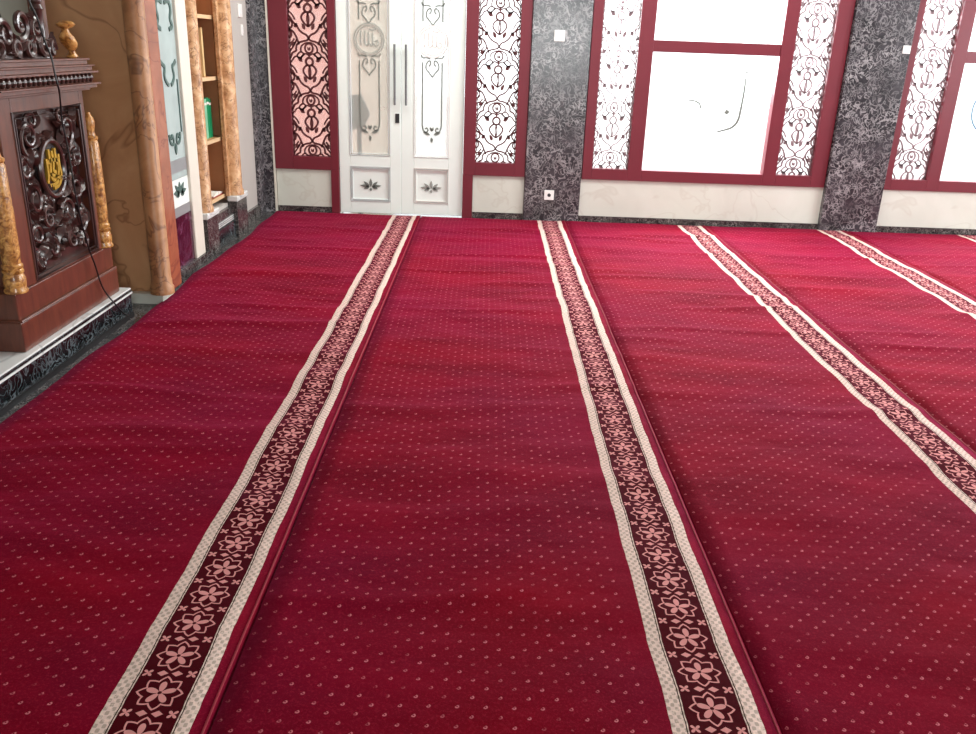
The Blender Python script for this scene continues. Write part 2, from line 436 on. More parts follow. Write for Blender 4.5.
def big_window(idx, x0, x1, s1, s2, p0, p1, lab, bws, ph, arabic):
    r = empty('window_%d' % idx, ((x0+x1)/2, YW, .39), lab, 'window', kind='structure')
    f = MB(); zb = .482
    cuts = [x0, s1[0], s1[1], p0, p1, s2[0], s2[1], x1]
    for i in range(0, 8, 2): f.box(cuts[i], cuts[i+1], YW-.035, YW+.06, .386, TOP+.1)
    for i in range(1, 7, 2): f.box(cuts[i], cuts[i+1], YW-.035, YW+.06, .386, zb); f.box(cuts[i], cuts[i+1], YW-.035, YW+.06, TOP, TOP+.1)
    f.box(p0, p1, YW-.03, YW+.05, 1.485, 1.580)
    part(f, 'window_frame', 'maroon', r, bevel=.003)
    for (a, b), bw in zip((s1, s2), bws):
        part(lattice(a, b, zb, TOP, bw, ph=ph), 'carved_screen', 'lattice_glare', r)  # bars thinned and paled, window glare put into width and colour
        part(MB().box(a-.01, b+.01, YW+.045, YW+.051, zb-.01, TOP+.01), 'screen_pane', 'pane', r)
    part(MB().box(p0-.01, p1+.01, YW+.02, YW+.028, zb-.01, 1.49), 'lower_pane', 'pane', r)
    part(MB().box(p0-.01, p1+.01, YW+.02, YW+.028, 1.575, TOP+.01), 'upper_pane', 'pane', r)
    if arabic:
        m = MB(); fm = lambda u, v, sd: (u, YW+.017 if sd == 0 else YW+.0195, v)
        c = smooth([(2.232, 1.30), (2.236, 1.20), (2.225, 1.02), (2.215, .93), (2.17, .875), (2.11, .855), (2.04, .835)], 3)
        m.bar(c, [.009+.010*math.sin(PI*i/(len(c)-1)) for i in range(len(c))], fm)
        c = smooth([(1.75, 1.09), (1.81, 1.095), (1.86, 1.07), (1.87, 1.03)], 2); m.bar(c, .012, fm)
        m.plate([(2.08, 1.0), (2.10, 1.03), (2.13, 1.01), (2.11, .985)], fm)
        m.plate([(2.225, 1.33), (2.235, 1.37), (2.246, 1.34)], fm)
        c = smooth([(2.38, 1.40), (2.42, 1.42), (2.45, 1.40)], 2); m.bar(c, .006, fm)
        part(m, 'etched_calligraphy', 'etch', r)
    else:
        m = MB(); fm = lambda u, v, sd: (u, YW+.017 if sd == 0 else YW+.0195, v)
        m.bar(ell(4.445, 1.10, .175, .20, 30), .014, fm, True)
        m.bar(smooth([(4.36, 1.17), (4.41, 1.02), (4.46, 1.17), (4.52, 1.02)], 2), .01, fm)
        part(m, 'etched_medallion', 'etch_blue', r)
    return r
big_window(3, .857, 3.058, (.944, 1.266), (2.605, 2.925), 1.393, 2.487, 'large maroon framed window between the two granite pillars, its upper pane above a hooked calligraphy stroke', (.0080, .0120), .18, True)
big_window(4, 3.592, 5.80, (3.655, 3.979), (5.30, 5.62), 4.09, 5.19, 'large maroon framed window cut by the right edge of the photo', (.0105, .0105), .28, False)

# ------------------------------------------------------------------ door
D = empty('door_1', (-.777, YW, 0), 'white double door with etched glass panels and two upright pull handles', 'door', kind='structure')
f = MB(); f.box(-1.335, -.22, YW-.03, YW+.08, 2.32, 2.6)
part(f, 'door_head', 'maroon', D, bevel=.003)
YD = YW-.005
fmD = lambda u, v, sd: (u, YD-.004 if sd == 0 else YD+.004, v)
fmG = lambda u, v, sd: (u, YD+.010 if sd == 0 else YD+.016, v)
def leaf_door(x0, x1, gx0, gx1, flip):
    f = MB(); y0, y1 = YD, YD+.045
    f.box(x0, gx0, y0, y1, .008, 2.315); f.box(gx1, x1, y0, y1, .008, 2.315)
    f.box(gx0, gx1, y0, y1, .008, .115); f.box(gx0, gx1, y0, y1, .425, .525); f.box(gx0, gx1, y0, y1, 2.20, 2.315)
    lf = part(f, 'door_leaf', 'white_door', D, bevel=.004)
    part(MB().box(gx0-.005, gx1+.005, YD+.018, YD+.024, .52, 2.205), 'glass_panel', 'door_glass', lf)
    part(MB().box(gx0-.005, gx1+.005, YD+.012, YD+.030, .11, .43), 'lower_panel', 'white_door', lf)
    mo = MB()
    for z0, z1 in ((.525, 2.20), (.115, .425)):
        for q in (0, .016):
            mo.bar([(gx0+q, z0+q), (gx1-q, z0+q), (gx1-q, z1-q), (gx0+q, z1-q)], .005, lambda u, v, sd: (u, YD-.005 if sd == 0 else YD+.02, v), True)
    part(mo, 'panel_moulding', 'etch_glare' if flip else 'etch_grey', lf)
    # etched ornament
    cx = (gx0+gx1)/2+(.0 if not flip else .0); o = MB(); a = .085
    def pal(zc, s, up):
        for sg in (1, -1):
            o.bar([(cx+sg*u*s, zc+up*v*s) for u, v in smooth([(0, -.09), (.03, -.05), (.06, -.02), (.05, .03), (.02, .05), (.012, .02), (.03, 0)], 2)], .010, fmG)
            o.bar([(cx+sg*u*s, zc+up*v*s) for u, v in smooth([(.02, .06), (.05, .07), (.085, .065), (.10, .09)], 2)], .010, fmG)
    for sg in (1, -1):
        o.bar([(cx+sg*a, .80), (cx+sg*a, 1.33)], .011, fmG)
        o.bar([(cx+sg*a, 1.66), (cx+sg*a, 2.12)], .011, fmG)
        o.bar([(cx+sg*u, v) for u, v in smooth([(a, .80), (a-.01, .755), (.05, .74), (.03, .76), (.045, .785), (.06, .77)], 2)], .012, fmG)
        o.plate([(cx+sg*u, v) for u, v in leaf(.015, .72, .35, .07, .014)], fmG)
        o.plate([(cx+sg*u, v) for u, v in leaf(.0, .75, 1.2, .045, .010)], fmG)
    o.plate([(cx+u, v) for u, v in leaf(0, .70, -PI/2, .05, .014)], fmG)
    pal(1.30, 1.0, 1); pal(1.72, 1.0, 1); pal(2.1, .8, -1)
    part(o, 'etched_ornament', 'etch', lf)
    # round medallion with calligraphy
    o = MB(); zc = 1.50; wd = .008
    fmO = lambda u, v, sd: (u, YD+.006 if sd == 0 else YD+.016, v)
    for R_ in (.130, .112): o.bar(ell(cx, zc, R_, R_, 40), wd, fmO, True)
    for st in ([(-.07, .07), (-.075, -.02), (-.065, -.05)], [(-.035, .07), (-.04, -.03), (-.02, -.055), (0, -.03), (-.005, .06)],
               [(0, -.03), (.02, -.055), (.035, -.03), (.03, .05)], [(.035, -.03), (.06, -.06), (.085, -.03), (.07, .0), (.05, -.02)], [(.0, .085), (.03, .075), (.06, .085)]):
        o.bar([(cx+u, zc+v) for u, v in smooth(st, 2)], .010, fmO)
    part(o, 'calligraphy_medallion', 'etch_glare' if flip else 'etch_mid', lf)  # right leaf medallion coloured as if blown out by light
    # lotus on the lower panel
    o = MB(); zc = .245; fmL = lambda u, v, sd: (u, YD+.006 if sd == 0 else YD+.0125, v)
    for sg in (1, -1):
        for an, l in ((.15, .085), (.75, .07), (-.35, .055)): o.plate([(cx+sg*u, zc+v) for u, v in leaf(.012, 0, an, l, .013)], fmL)
    o.plate([(cx+u, zc+v) for u, v in leaf(0, 0, PI/2, .075, .014)], fmL); o.plate([(cx+u, zc+v) for u, v in leaf(0, -.01, -PI/2, .03, .012)], fmL)
    part(o, 'lotus_ornament', 'etch_mid' if flip else 'etch', lf)
    # pull handle
    hx = x1-.050 if not flip else x0+.045
    h = MB(); h.tube([(hx, YD-.045, .97), (hx, YD-.045, 1.47)], .010, 10)
    for z in (1.02, 1.42): h.tube([(hx, YD-.045, z), (hx, YD, z)], .007, 8)
    part(h, 'door_handle', 'handle_grey', lf, smooth=True)
    if not flip:
        k = MB(); k.box(hx-.0, hx+.036, YD-.008, YD, .815, .895); k.tube([(hx+.018, YD-.014, .865), (hx+.018, YD, .865)], .011, 12)
        part(k, 'door_lock', 'dark_metal', lf, bevel=.002)
    return lf
leaf_door(-1.333, -.778, -1.235, -.875, False)
leaf_door(-.774, -.222, -.660, -.350, True)

# things outside
solo(MB().box(-6, 12, YW+.26, 30, -.25, -.15), 'floor_outside', 'outside', (0, 12, -.15), 'bright paving outside the far windows', 'paving', kind='structure')
solo(MB().box(-3.2, -1.60, 9.3, 9.45, -.15, 2.6), 'wall_outside', 'outside_wall', (-2.4, 9.3, -.15), 'pinkish wall outside behind the left carved screen', 'wall', kind='structure')
solo(MB().box(-1.56, -1.06, 9.8, 9.95, -.15, 2.8), 'wall_backdrop', 'cream', (-1.3, 9.8, -.15), 'added cream backdrop that lowers the brightness behind the left door glass', 'wall', kind='structure')  # added backdrop, dims what shows through the left door glass
g = empty('covered_stand', (-1.245, 8.5, -.15), 'grey shield-shaped cover on a thin post, seen outside through the left door glass', 'stand')
part(MB().plate([(-1.35, 1.0), (-1.22, 1.01), (-1.135, .83), (-1.20, .72), (-1.35, .66)], lambda u, v, sd: (u, 8.46 if sd == 0 else 8.54, v)), 'cover', 'grey_shape', g, bevel=.012)
part(MB().tube([(-1.245, 8.5, -.10), (-1.245, 8.5, .70)], .022, 10), 'post', 'grey_shape', g, smooth=True)
part(MB().lathe(-1.245, 8.5, [(.16, -.15), (.16, -.13), (.03, -.10)], 20), 'base', 'grey_shape', g, smooth=True)

# switches and sockets
def plate_sw(name, x, y, z, s, lab, cat, socket=False):
    r = empty(name, (x, y, z), lab, cat)
    part(MB().box(x-s/2, x+s/2, y-.010, y, z-s/2, z+s/2), 'faceplate', 'white_plastic', r, bevel=.003)
    if socket: part(MB().lathe(0, 0, [(.018, 0), (.018, .003)], 16), 'socket_hole', 'dark_metal', r) if False else part(MB().tube([(x, y-.0115, z), (x, y-.006, z)], .016, 16), 'socket_well', 'dark_metal', r)
    else: part(MB().box(x-s*.22, x+s*.22, y-.015, y-.010, z-s*.3, z+s*.3), 'rocker', 'white_plastic', r, bevel=.002)
plate_sw('light_switch', .580, YW-.05, 1.585, .090, 'white switch plate high on the granite pillar right of the door', 'switch')
plate_sw('wall_socket', .570, YW-.05, .235, .088, 'white socket plate near the foot of the granite pillar right of the door', 'socket', True)
plate_sw('light_switch', 3.545, YW-.07, 1.575, .065, 'small white switch plate on the granite pillar between the large windows', 'switch')

# ------------------------------------------------------------------ left wall
XG = -2.03
w = MB()
w.box(-2.6, XG, 6.86, YW, FZ, CH)
w.box(-2.6, XG, 5.02, 6.24, FZ, CH)
w.box(-2.6, -2.40, 6.24, 6.86, FZ, CH); w.box(-2.40, XG, 6.24, 6.86, 2.5, CH); w.box(-2.40, XG, 6.24, 6.86, FZ, .26)
solo(w, 'wall_left_shelf', 'wall_grey', (XG, 6.4, 0), 'pale grey plaster wall beside the built-in bookshelf', 'wall', kind='structure')
solo(MB().box(-2.6, -2.42, YB-.1, 4.88, FZ, CH), 'wall_left', 'wall_green', (-2.42, 2, 0), 'grey green wall behind the carved pulpit', 'wall', kind='structure')
solo(MB().box(-2.42, -1.92, 4.885, 5.02, .05, CH), 'wall_left_niche', 'brown_marble', (-2.2, 4.9, 0), 'brown veined marble side wall of the niche, right of the pulpit', 'wall', kind='structure', bevel=.003)
solo(MB().box(-2.42, -1.885, 4.84, 5.02, FZ, .049), 'trim_20', 'beige', (-2.15, 4.9, 0), 'low beige stone sill under the marble niche wall', 'trim', kind='structure')
# niche column
c = empty('marble_column', (-1.89, 4.9, .05), 'tall tan marble half column with a reddish backing strip, right of the pulpit', 'column')
prof = []
z = .05
part(MB().lathe(-1.895, 4.872, [(.068, .05), (.068, .09), (.060, .10), (.060, .13), (.056, .14), (.056, 3.29)], 28), 'shaft', 'column_marble', c, smooth=True)
part(MB().box(-1.918, -1.85, 4.905, 5.085, .05, 3.29), 'backing_strip', 'red_marble', c, bevel=.012)
# skirting of the left wall
solo(MB().box(XG, -2.005, 7.06, 7.595, FZ, .095), 'baseboard_left_1', 'skirting', (XG, 7.4, 0), 'black granite skirting under the grey plaster wall', 'baseboard', kind='structure')
solo(MB().box(XG, -1.945, 5.10, 5.965, FZ, .055), 'baseboard_left_2', 'skirting', (XG, 5.5, 0), 'dark granite sill under the etched side door', 'baseboard', kind='structure')

# side door with etched glass (pale frame, ornament, granite foot with painted carpet reflection)
S = empty('door_2', (-2.0, 5.5, .056), 'narrow pale framed door on the left wall with grey green etched glass above a granite foot with a painted carpet reflection', 'door', kind='structure')
XS = -1.975
f = MB(); f.box(XG, -1.955, 5.70, 5.885, .056, 3.2); f.box(XG, -1.955, 5.10, 5.16, .056, 3.2); f.box(XG, -1.955, 5.16, 5.70, 2.4, 3.2)
part(f, 'door_frame', 'cream', S, bevel=.006)
part(MB().box(XG, XS, 5.16, 5.70, .62, 2.4), 'etched_glass', 'frost', S)
part(MB().box(XG, XS, 5.16, 5.70, .44, .62) if False else MB().box(XG, XS+.002, 5.16, 5.70, .385, .445), 'lower_band', 'band_grey', S)
part(MB().box(XG, XS+.002, 5.16, 5.70, .66, .74), 'upper_band', 'band_grey', S)
part(MB().box(XG, XS+.001, 5.16, 5.70, .446, .618), 'white_panel', 'white_door', S)
part(MB().box(XG, XS+.004, 5.16, 5.70, .056, .384), 'reflection_foot', 'purple', S)
o = MB(); fmS = lambda u, v, sd: (XS+.006 if sd == 0 else XS-.002, u, v); cy = 5.53
for sg in (1, -1):
    for an, l in ((.1, .10), (.7, .09), (-.3, .06)): o.plate([(cy+sg*u, .53+v) for u, v in leaf(.012, 0, an, l, .018)], fmS)
    o.bar([(cy+sg*u, v) for u, v in smooth([(.10, .90), (.09, .85), (.04, .83), (.02, .86), (.05, .90), (.07, .87)], 2)], .018, fmS)
    o.bar([(cy+sg*u, v) for u, v in smooth([(.13, 1.33), (.10, 1.31), (.06, 1.30), (.09, 1.24), (.05, 1.20), (.02, 1.19)], 2)], .022, fmS)
    o.bar([(cy+sg*u, v) for u, v in smooth([(.02, 1.66), (.10, 1.68), (.13, 1.62), (.09, 1.57), (.14, 1.53), (.07, 1.51)], 2)], .024, fmS)
    o.bar([(cy+sg*.13, .90), (cy+sg*.13, 1.22)], .010, fmS)
    o.bar([(cy+sg*.13, 1.72), (cy+sg*.13, 2.3)], .010, fmS)
o.plate([(cy+u, .53+v) for u, v in leaf(0, 0, PI/2, .07, .02)], fmS); o.plate([(cy+u, .84+v) for u, v in leaf(0, 0, -PI/2, .07, .02)], fmS)
part(o, 'etched_ornament', 'orn_green', S)


# bookshelf columns, pedestals
for (ya, yb, lab, sd) in ((5.935, 6.17, 'left of the built-in bookshelf', 0), (6.69, 6.95, 'right of the built-in bookshelf, beside the grey wall', 1)):
    r = empty('marble_column', (-1.99, (ya+yb)/2, 0), 'honey coloured veined marble column on a granite pedestal, '+lab, 'column', 'marble columns framing the bookshelf')
    wv = yb-ya
    part(MB().box(-2.03, -1.955, ya-.0+.03, yb+.05, FZ, .27), 'pedestal', 'skirting', r, bevel=.004)
    part(MB().box(-2.03, -1.945, ya+.02, yb+.06, .271, .315), 'pedestal_cap', 'white_marble', r, bevel=.008)
    m = MB(); m.box(-2.03, -2.0, ya, yb, .316, 3.29)
    part(m, 'backing_strip', 'red_marble' if sd == 0 else 'shelf_marble', r, bevel=.004)
    m = MB()
    prof = [(wv*.30, .316), (wv*.30, .35), (wv*.26, .365), (wv*.26, 3.29)]
    m.lathe(-1.999, ya+wv*.44, prof, 24)
    part(m, 'shaft', 'shelf_marble', r, smooth=True)
    part(MB().lathe(-1.999, ya+wv*.84, [(wv*.14, .316), (wv*.14, 3.29)], 16), 'slim_shaft', 'shelf_marble', r, smooth=True)

# bookshelf (built in)
B_ = empty('bookshelf', (-2.2, 6.55, .262), 'brown wooden bookshelf built into the wall between two marble columns', 'bookshelf')
bz0 = .262
m = MB(); m.box(-2.398, -2.37, 6.245, 6.855, bz0, 2.49)
part(m, 'back_panel', 'shelf_wood', B_)
m = MB().box(-2.37, -2.04, 6.245, 6.262, bz0, 2.49); part(m, 'side_panel', 'shelf_wood', B_)
m = MB().box(-2.37, -2.04, 6.838, 6.855, bz0, 2.49); part(m, 'side_panel', 'shelf_wood', B_)
SH = [.330, .76, 1.20, 1.62]
for z in SH:
    s_ = part(MB().box(-2.37, -2.05, 6.263, 6.837, z-.022, z), 'shelf', 'shelf_wood', B_)
    part(MB().box(-2.05, -2.043, 6.263, 6.837, z-.024, z+.002), 'shelf_edging', 'shelf_edge', s_)
# granite ledge between the pedestals
L_ = empty('granite_ledge', (-1.99, 6.43, 0), 'stepped black granite ledge with painted white reflections under the bookshelf', 'ledge')
part(MB().box(-2.029, -1.975, 6.225, 6.715, FZ, .13), 'lower_step', 'black_granite', L_, bevel=.003)
part(MB().box(-2.029, -1.995, 6.225, 6.715, .131, .235), 'upper_step', 'skirting', L_, bevel=.003)
m = MB()
for z in (.135, .150, .165): m.box(-1.994, -1.985, 6.228, 6.712, z, z+.006)
part(m, 'reflection_lines', 'white_marble', L_)  # light reflections on the glossy granite, built as white strips

def book(y, z, th, h, dp, mat, lab, grp=None, lean=0, band=None, x=-2.10):
    r = empty('book', (x-dp/2, y, z), lab, 'book', grp); r.rotation_euler = (lean, 0, 0)
    def P(mb, n, mt, par=None, **k): return mb.build(n, mt, par or r, org=(0,0,0), **k)
    m = MB(); m.box(-dp/2, dp/2, -th/2, -th/2+.003, 0, h); m.box(-dp/2, dp/2, th/2-.003, th/2, 0, h); m.box(dp/2-.003, dp/2, -th/2+.003, th/2-.003, 0, h)
    P(m, 'cover', mat, bevel=.0008)
    P(MB().box(-dp/2+.005, dp/2-.0035, -th/2+.0035, th/2-.0035, .004, h-.004), 'pages', 'paper')
    if band: P(MB().box(dp/2-.002, dp/2+.0006, -th/2, th/2, h*.84, h*.90), 'spine_band', band)
    return r
book(6.585, .7605, .050, .285, .19, 'book_teal', 'pale green upright book on the middle shelf, left of the dark green ones', 'green books on the middle shelf', band='paper')
book(6.640, .7605, .048, .290, .19, 'book_green', 'dark green upright book in the middle of the green row', 'green books on the middle shelf', band='paper')
book(6.692, .7605, .046, .280, .19, 'book_green', 'dark green upright book at the right end of the green row', 'green books on the middle shelf', band='paper')
book(6.625, 1.2005, .034, .335, .20, 'book_cream', 'tall thin cream book standing on the upper shelf')
# low papers
r = empty('book', (-2.14, 6.62, .3305), 'open book with white pages and red cover lying on the lowest shelf', 'book')
MB().box(-.08, .08, -.13, .13, 0, .006).build('cover', 'book_red', r, org=(0,0,0))
m = MB()
m.quadbox([(-.075, -.125, .0065), (.075, -.125, .0065), (.075, -.002, .0065), (-.075, -.002, .0065), (-.075, -.125, .014), (.075, -.125, .014), (.075, -.004, .034), (-.075, -.004, .034)])
m.quadbox([(-.075, .002, .0065), (.075, .002, .0065), (.075, .125, .0065), (-.075, .125, .0065), (-.075, .004, .034), (.075, .004, .034), (.075, .125, .014), (-.075, .125, .014)])
m.build('pages', 'paper', r, org=(0,0,0))

# switches on the grey wall
for (y, z, h, wd, lab) in ((7.40, 1.68, .10, .10, 'pale switch box at the top of the grey wall'), (7.42, 1.535, .085, .045, 'small bright white switch on the grey wall, beneath the pale box')):
    r = empty('light_switch', (XG, y, z), lab, 'switch')
    part(MB().box(XG, XG+.012, y-wd/2, y+wd/2, z-h/2, z+h/2), 'faceplate', 'white_plastic', r, bevel=.003)
    part(MB().box(XG+.012, XG+.017, y-wd*.25, y+wd*.25, z-h*.3, z+h*.3), 'rocker', 'white_plastic', r, bevel=.002)

# ------------------------------------------------------------------ raised platform
P_ = empty('raised_platform', (-2.2, 3.2, FZ), 'low black marble platform with a white top carrying the carved pulpit', 'platform')
part(MB().box(-2.419, -1.972, .2, 4.61, FZ, .118), 'riser', 'black_granite', P_, bevel=.003)
part(MB().box(-2.419, -1.962, .2, 4.61, .119, .128), 'lip', 'white_marble', P_, bevel=.002)
part(MB().box(-2.419, -1.966, .2, 4.61, .129, .140), 'dark_band', 'black_granite', P_, bevel=.002)
part(MB().box(-2.419, -1.970, .2, 4.61, .141, .150), 'top_slab', 'white_marble', P_, bevel=.002)
part(MB().box(-1.972, -1.962, .2, 4.60, FZ, .016), 'foot_ledge', 'black_rubber', P_)

# ------------------------------------------------------------------ pulpit
Q = empty('carved_pulpit', (-2.2, 4.03, .1505), 'carved dark wooden pulpit with gold calligraphy and turned gold columns, standing on the platform', 'pulpit')
XF = -2.0; Z0 = .1505
# plinth
m = MB(); m.box(-2.40, XF, 3.525, 4.535, Z0, .285); m.box(-2.40, XF-.012, 3.537, 4.523, .285, .41)
part(m, 'plinth', 'teak', Q, bevel=.004)
m = MB(); m.tube([(XF-.004, 3.533, .289), (XF-.004, 4.527, .289)], .006, 8); m.tube([(XF-.004, 3.533, .289), (-2.39, 3.533, .289)], .006, 8)
part(m, 'plinth_bead', 'teak', Q, smooth=True)
# body frame around the carved opening
XB = XF-.02; y0, y1 = 3.635, 4.43; oy0, oy1, oz0, oz1 = 3.745, 4.385, .475, 1.145
oz0 = .40+.02
m = MB()
m.box(-2.40, XB, y0, oy0, .41, 1.21); m.box(-2.40, XB, oy1, y1, .41, 1.21)
m.box(-2.40, XB, oy0, oy1, .4101, oz0); m.box(-2.40, XB, oy0, oy1, oz1, 1.21)
part(m, 'body', 'teak', Q, bevel=.003)
m = MB()
for q, r_ in ((0, .009), (.022, .005)):
    m.tube([(XB-.002, oy0+q, oz0+q), (XB-.002, oy1-q, oz0+q), (XB-.002, oy1-q, oz1-q), (XB-.002, oy0+q, oz1-q)], r_, 8, True)
part(m, 'panel_moulding', 'teak_dark', Q, smooth=True)
# carved panel with scrolls
pan = part(MB().box(-2.10, XB-.045, oy0, oy1, oz0, oz1), 'carved_panel', 'teak_dark', Q)
cyp = (oy0+oy1)/2; ovz = .875; ory, orz = .098, .115
sc_ = MB()
def scroll(cy_, cz_, r0, turns, a0, sg, r=.014, dep=0):
    pts = []; rr = []
    n = int(14*turns)+6
    for i in range(n):
        q = i/(n-1); a = a0+sg*2*PI*turns*q; rad = r0*(1-q*.88)
        pts.append((XB-.030+dep+.014*math.sin(PI*q), cy_+rad*math.cos(a), cz_+rad*math.sin(a))); rr.append(r*(1-.45*q))
    sc_.tube(pts, rr, 7)
def rleaf(cy_, cz_, ang, l, wd, dep=0):
    """raised pointed leaf"""
    b = len(sc_.v); n = 7
    for i in range(n):
        q = i/(n-1); h = math.sin(PI*min(1, q*.9+.08))*wd
        px, pz = cy_+l*q*math.cos(ang)+.12*l*math.sin(PI*q)*math.sin(ang), cz_+l*q*math.sin(ang)-.12*l*math.sin(PI*q)*math.cos(ang)
        nx, nz = -math.sin(ang), math.cos(ang)
        xx = XB-.044+dep
        sc_.v += [(xx, px+nx*h, pz+nz*h), (xx+.026*math.sin(PI*(q*.8+.15)), px+nx*h*.3, pz+nz*h*.3), (xx+.014, px, pz), (xx+.026*math.sin(PI*(q*.8+.15)), px-nx*h*.3, pz-nz*h*.3), (xx, px-nx*h, pz-nz*h)]
        if i:
            for k in range(4): sc_.f.append((b+5*(i-1)+k, b+5*i+k, b+5*i+k+1, b+5*(i-1)+k+1))
for sg in (1, -1):
    S_ = lambda dy, z, r0, t_, a0, s_, rr=.013: scroll(cyp+sg*dy, z, r0, t_, a0 if sg == 1 else PI-a0, s_*sg, rr)
    S_(.175, 1.03, .085, 1.5, -2.2, 1); S_(.24, .90, .055, 1.3, 2.4, -1); S_(.13, 1.10, .04, 1.2, 0, 1, .010)
    S_(.20, .76, .07, 1.5, 1.2, 1); S_(.10, .66, .06, 1.4, 2.8, -1); S_(.225, .60, .065, 1.4, -1.6, 1)
    S_(.10, .52, .055, 1.4, .6, 1); S_(.22, .485, .045, 1.3, 2, -1, .011)
    for _ in range(64):
        dy = random.uniform(.03, .29); z = random.uniform(oz0+.05, oz1-.06)
        if (dy/(ory+.02))**2+((z-ovz)/(orz+.02))**2 < 1.15: continue
        an = random.uniform(0, 2*PI); l = random.uniform(.07, .12)
        rleaf(cyp+sg*dy, z, an if sg == 1 else PI-an, l, random.uniform(.018, .028), random.uniform(.004, .018))
    for k in range(7):
        rleaf(cyp+sg*.03, .70-.03*k, (.5-.12*k) if sg == 1 else PI-(.5-.12*k), .09, .018, .006)
sc_.v = [(a, min(max(b, oy0+.01), oy1-.01), min(max(c, oz0+.01), oz1-.01)) for a, b, c in sc_.v]
part(sc_, 'scrollwork', 'teak_dark', pan, smooth=True)
m = MB(); m.tube([(XB-.018, cyp+(ory+.012)*math.cos(a), ovz+(orz+.012)*math.sin(a)) for a in [2*PI*k/40 for k in range(40)]], .013, 8, True)
part(m, 'oval_ring', 'teak_dark', pan, smooth=True)
m = MB(); m.plate(ell(cyp, ovz, ory, orz, 36), lambda u, v, sd: (XB-.022 if sd == 0 else XB-.045, u, v)); part(m, 'oval_disc', 'black_rubber', pan)
m = MB(); fmC = lambda u, v, sd: (XB-.010 if sd == 0 else XB-.0215, u, v)
for st in ([(-.06, .05), (-.055, -.02), (-.07, -.06)], [(-.03, .09), (-.025, .02), (-.04, -.03), (-.01, -.06), (.02, -.03)], [(.0, .08), (.005, .02), (-.01, -.01), (.02, -.02)], [(.03, .09), (.03, .03), (.05, .0), (.03, -.04)],
           [(.06, .06), (.055, .01), (.07, -.03), (.04, -.08), (-.02, -.09)], [(-.06, -.07), (-.02, -.075), (.03, -.06)], [(-.05, .03), (-.01, .045), (.05, .03)], [(-.045, -.02), (.0, -.035), (.06, -.05)]):
    m.bar([(cyp+u, ovz+v) for u, v in smooth(st, 2)], .016, fmC)
part(m, 'gold_calligraphy', 'gold', pan)
# turned gold columns
def turned(cx, cy, z0, z1, R_):
    H = z1-z0
    P = [(1.05, 0), (1.08, .015), (.95, .03), (1.0, .05), (1.02, .09), (.85, .12), (.98, .13), (.98, .145), (.85, .15), (.95, .16), (.95, .175), (.80, .185), (.86, .25), (.88, .5), (.80, .78), (.70, .80), (.82, .81), (.82, .825), (.60, .835), (.50, .87), (.62, .90), (.66, .93), (.55, .96), (.32, .98), (.30, .985), (.2, 1.0)]
    return MB().lathe(cx, cy, [(a*R_, z0+b*H) for a, b in P], 22)
cl = part(turned(-2.030, 3.582, .4105, 1.10, .045), 'turned_column', 'gold_wood', Q, smooth=True)
cl = part(turned(-2.030, 4.484, .4105, 1.10, .042), 'turned_column', 'gold_wood', Q, smooth=True)
# cornice
m = MB()
for (z0, z1, ex) in ((1.21, 1.222, .03), (1.222, 1.238, .055), (1.238, 1.247, .07), (1.292, 1.302, .065), (1.302, 1.322, .045), (1.322, 1.330, .055), (1.330, 1.350, .03), (1.350, 1.360, .04)):
    m.box(-2.40, XB+ex, y0-ex+.0, y1+ex, z0, z1)
m.box(-2.40, XB+.04, y0-.04, y1+.04, 1.247, 1.292)
part(m, 'cornice', 'teak', Q, bevel=.002)
m = MB().box(XB+.0395, XB+.046, y0-.04, y1+.04, 1.266, 1.272).box(-2.40, XB+.046, y0-.046, y0-.0395, 1.266, 1.272)
n = 20
for k in range(n):
    yy = y0-.03+(y1-y0+.06)*(k+.5)/n
    m.lathe(XB+.045, yy, [(.004, 1.250), (.013, 1.258), (.016, 1.272), (.011, 1.284), (.003, 1.290)], 8)
for k in range(8):
    m.lathe(XB-.01-.04*k, y0-.045, [(.004, 1.250), (.013, 1.258), (.016, 1.272), (.011, 1.284), (.003, 1.290)], 8)
part(m, 'carved_beads', 'teak_dark', Q, smooth=True)
# crown: fretwork above the cornice
sc_ = MB()
XB_s = XB; 
def cscroll(cy_, cz_, r0, turns, a0, sg, r):
    pts = []; rr = []; n = int(14*turns)+6
    for i in range(n):
        q = i/(n-1); a = a0+sg*2*PI*turns*q; rad = r0*(1-q*.85)
        pts.append((-2.03+.01*math.sin(PI*q), cy_+rad*math.cos(a), cz_+rad*math.sin(a))); rr.append(r*(1-.4*q))
    sc_.tube(pts, rr, 7)
for (yy, zz, rr, tt, aa, ss) in ((3.72, 1.40, .05, 1.3, -1.5, 1), (3.79, 1.46, .055, 1.4, 2.5, -1), (3.86, 1.40, .045, 1.3, -1, 1), (3.93, 1.50, .065, 1.5, -2, 1), (3.98, 1.41, .05, 1.3, 1, -1), (4.06, 1.49, .055, 1.4, -1, -1), (4.12, 1.41, .045, 1.3, 2, 1), (4.19, 1.40, .04, 1.2, 0, 1), (3.62, 1.40, .045, 1.2, 1, 1)):
    cscroll(yy, zz, rr, tt, aa, ss, .016)
for _ in range(30):
    yy = random.uniform(3.62, 4.2); zz = random.uniform(1.37, 1.42+.1*math.exp(-((yy-4.0)/.12)**2)); an = random.uniform(.4, 2.7)
    b = len(sc_.v); rleaf(yy, zz, an, random.uniform(.05, .09), .02)
    sc_.v[b:] = [(a+.03, b_, c) for a, b_, c in sc_.v[b:]]
sc_.box(-2.055, -2.035, 3.62, 4.22, 1.3605, 1.40)
sc_.v = [(a, b, max(c, 1.3605)) for a, b, c in sc_.v]
part(sc_, 'crown_fretwork', 'teak_dark', Q, smooth=True)
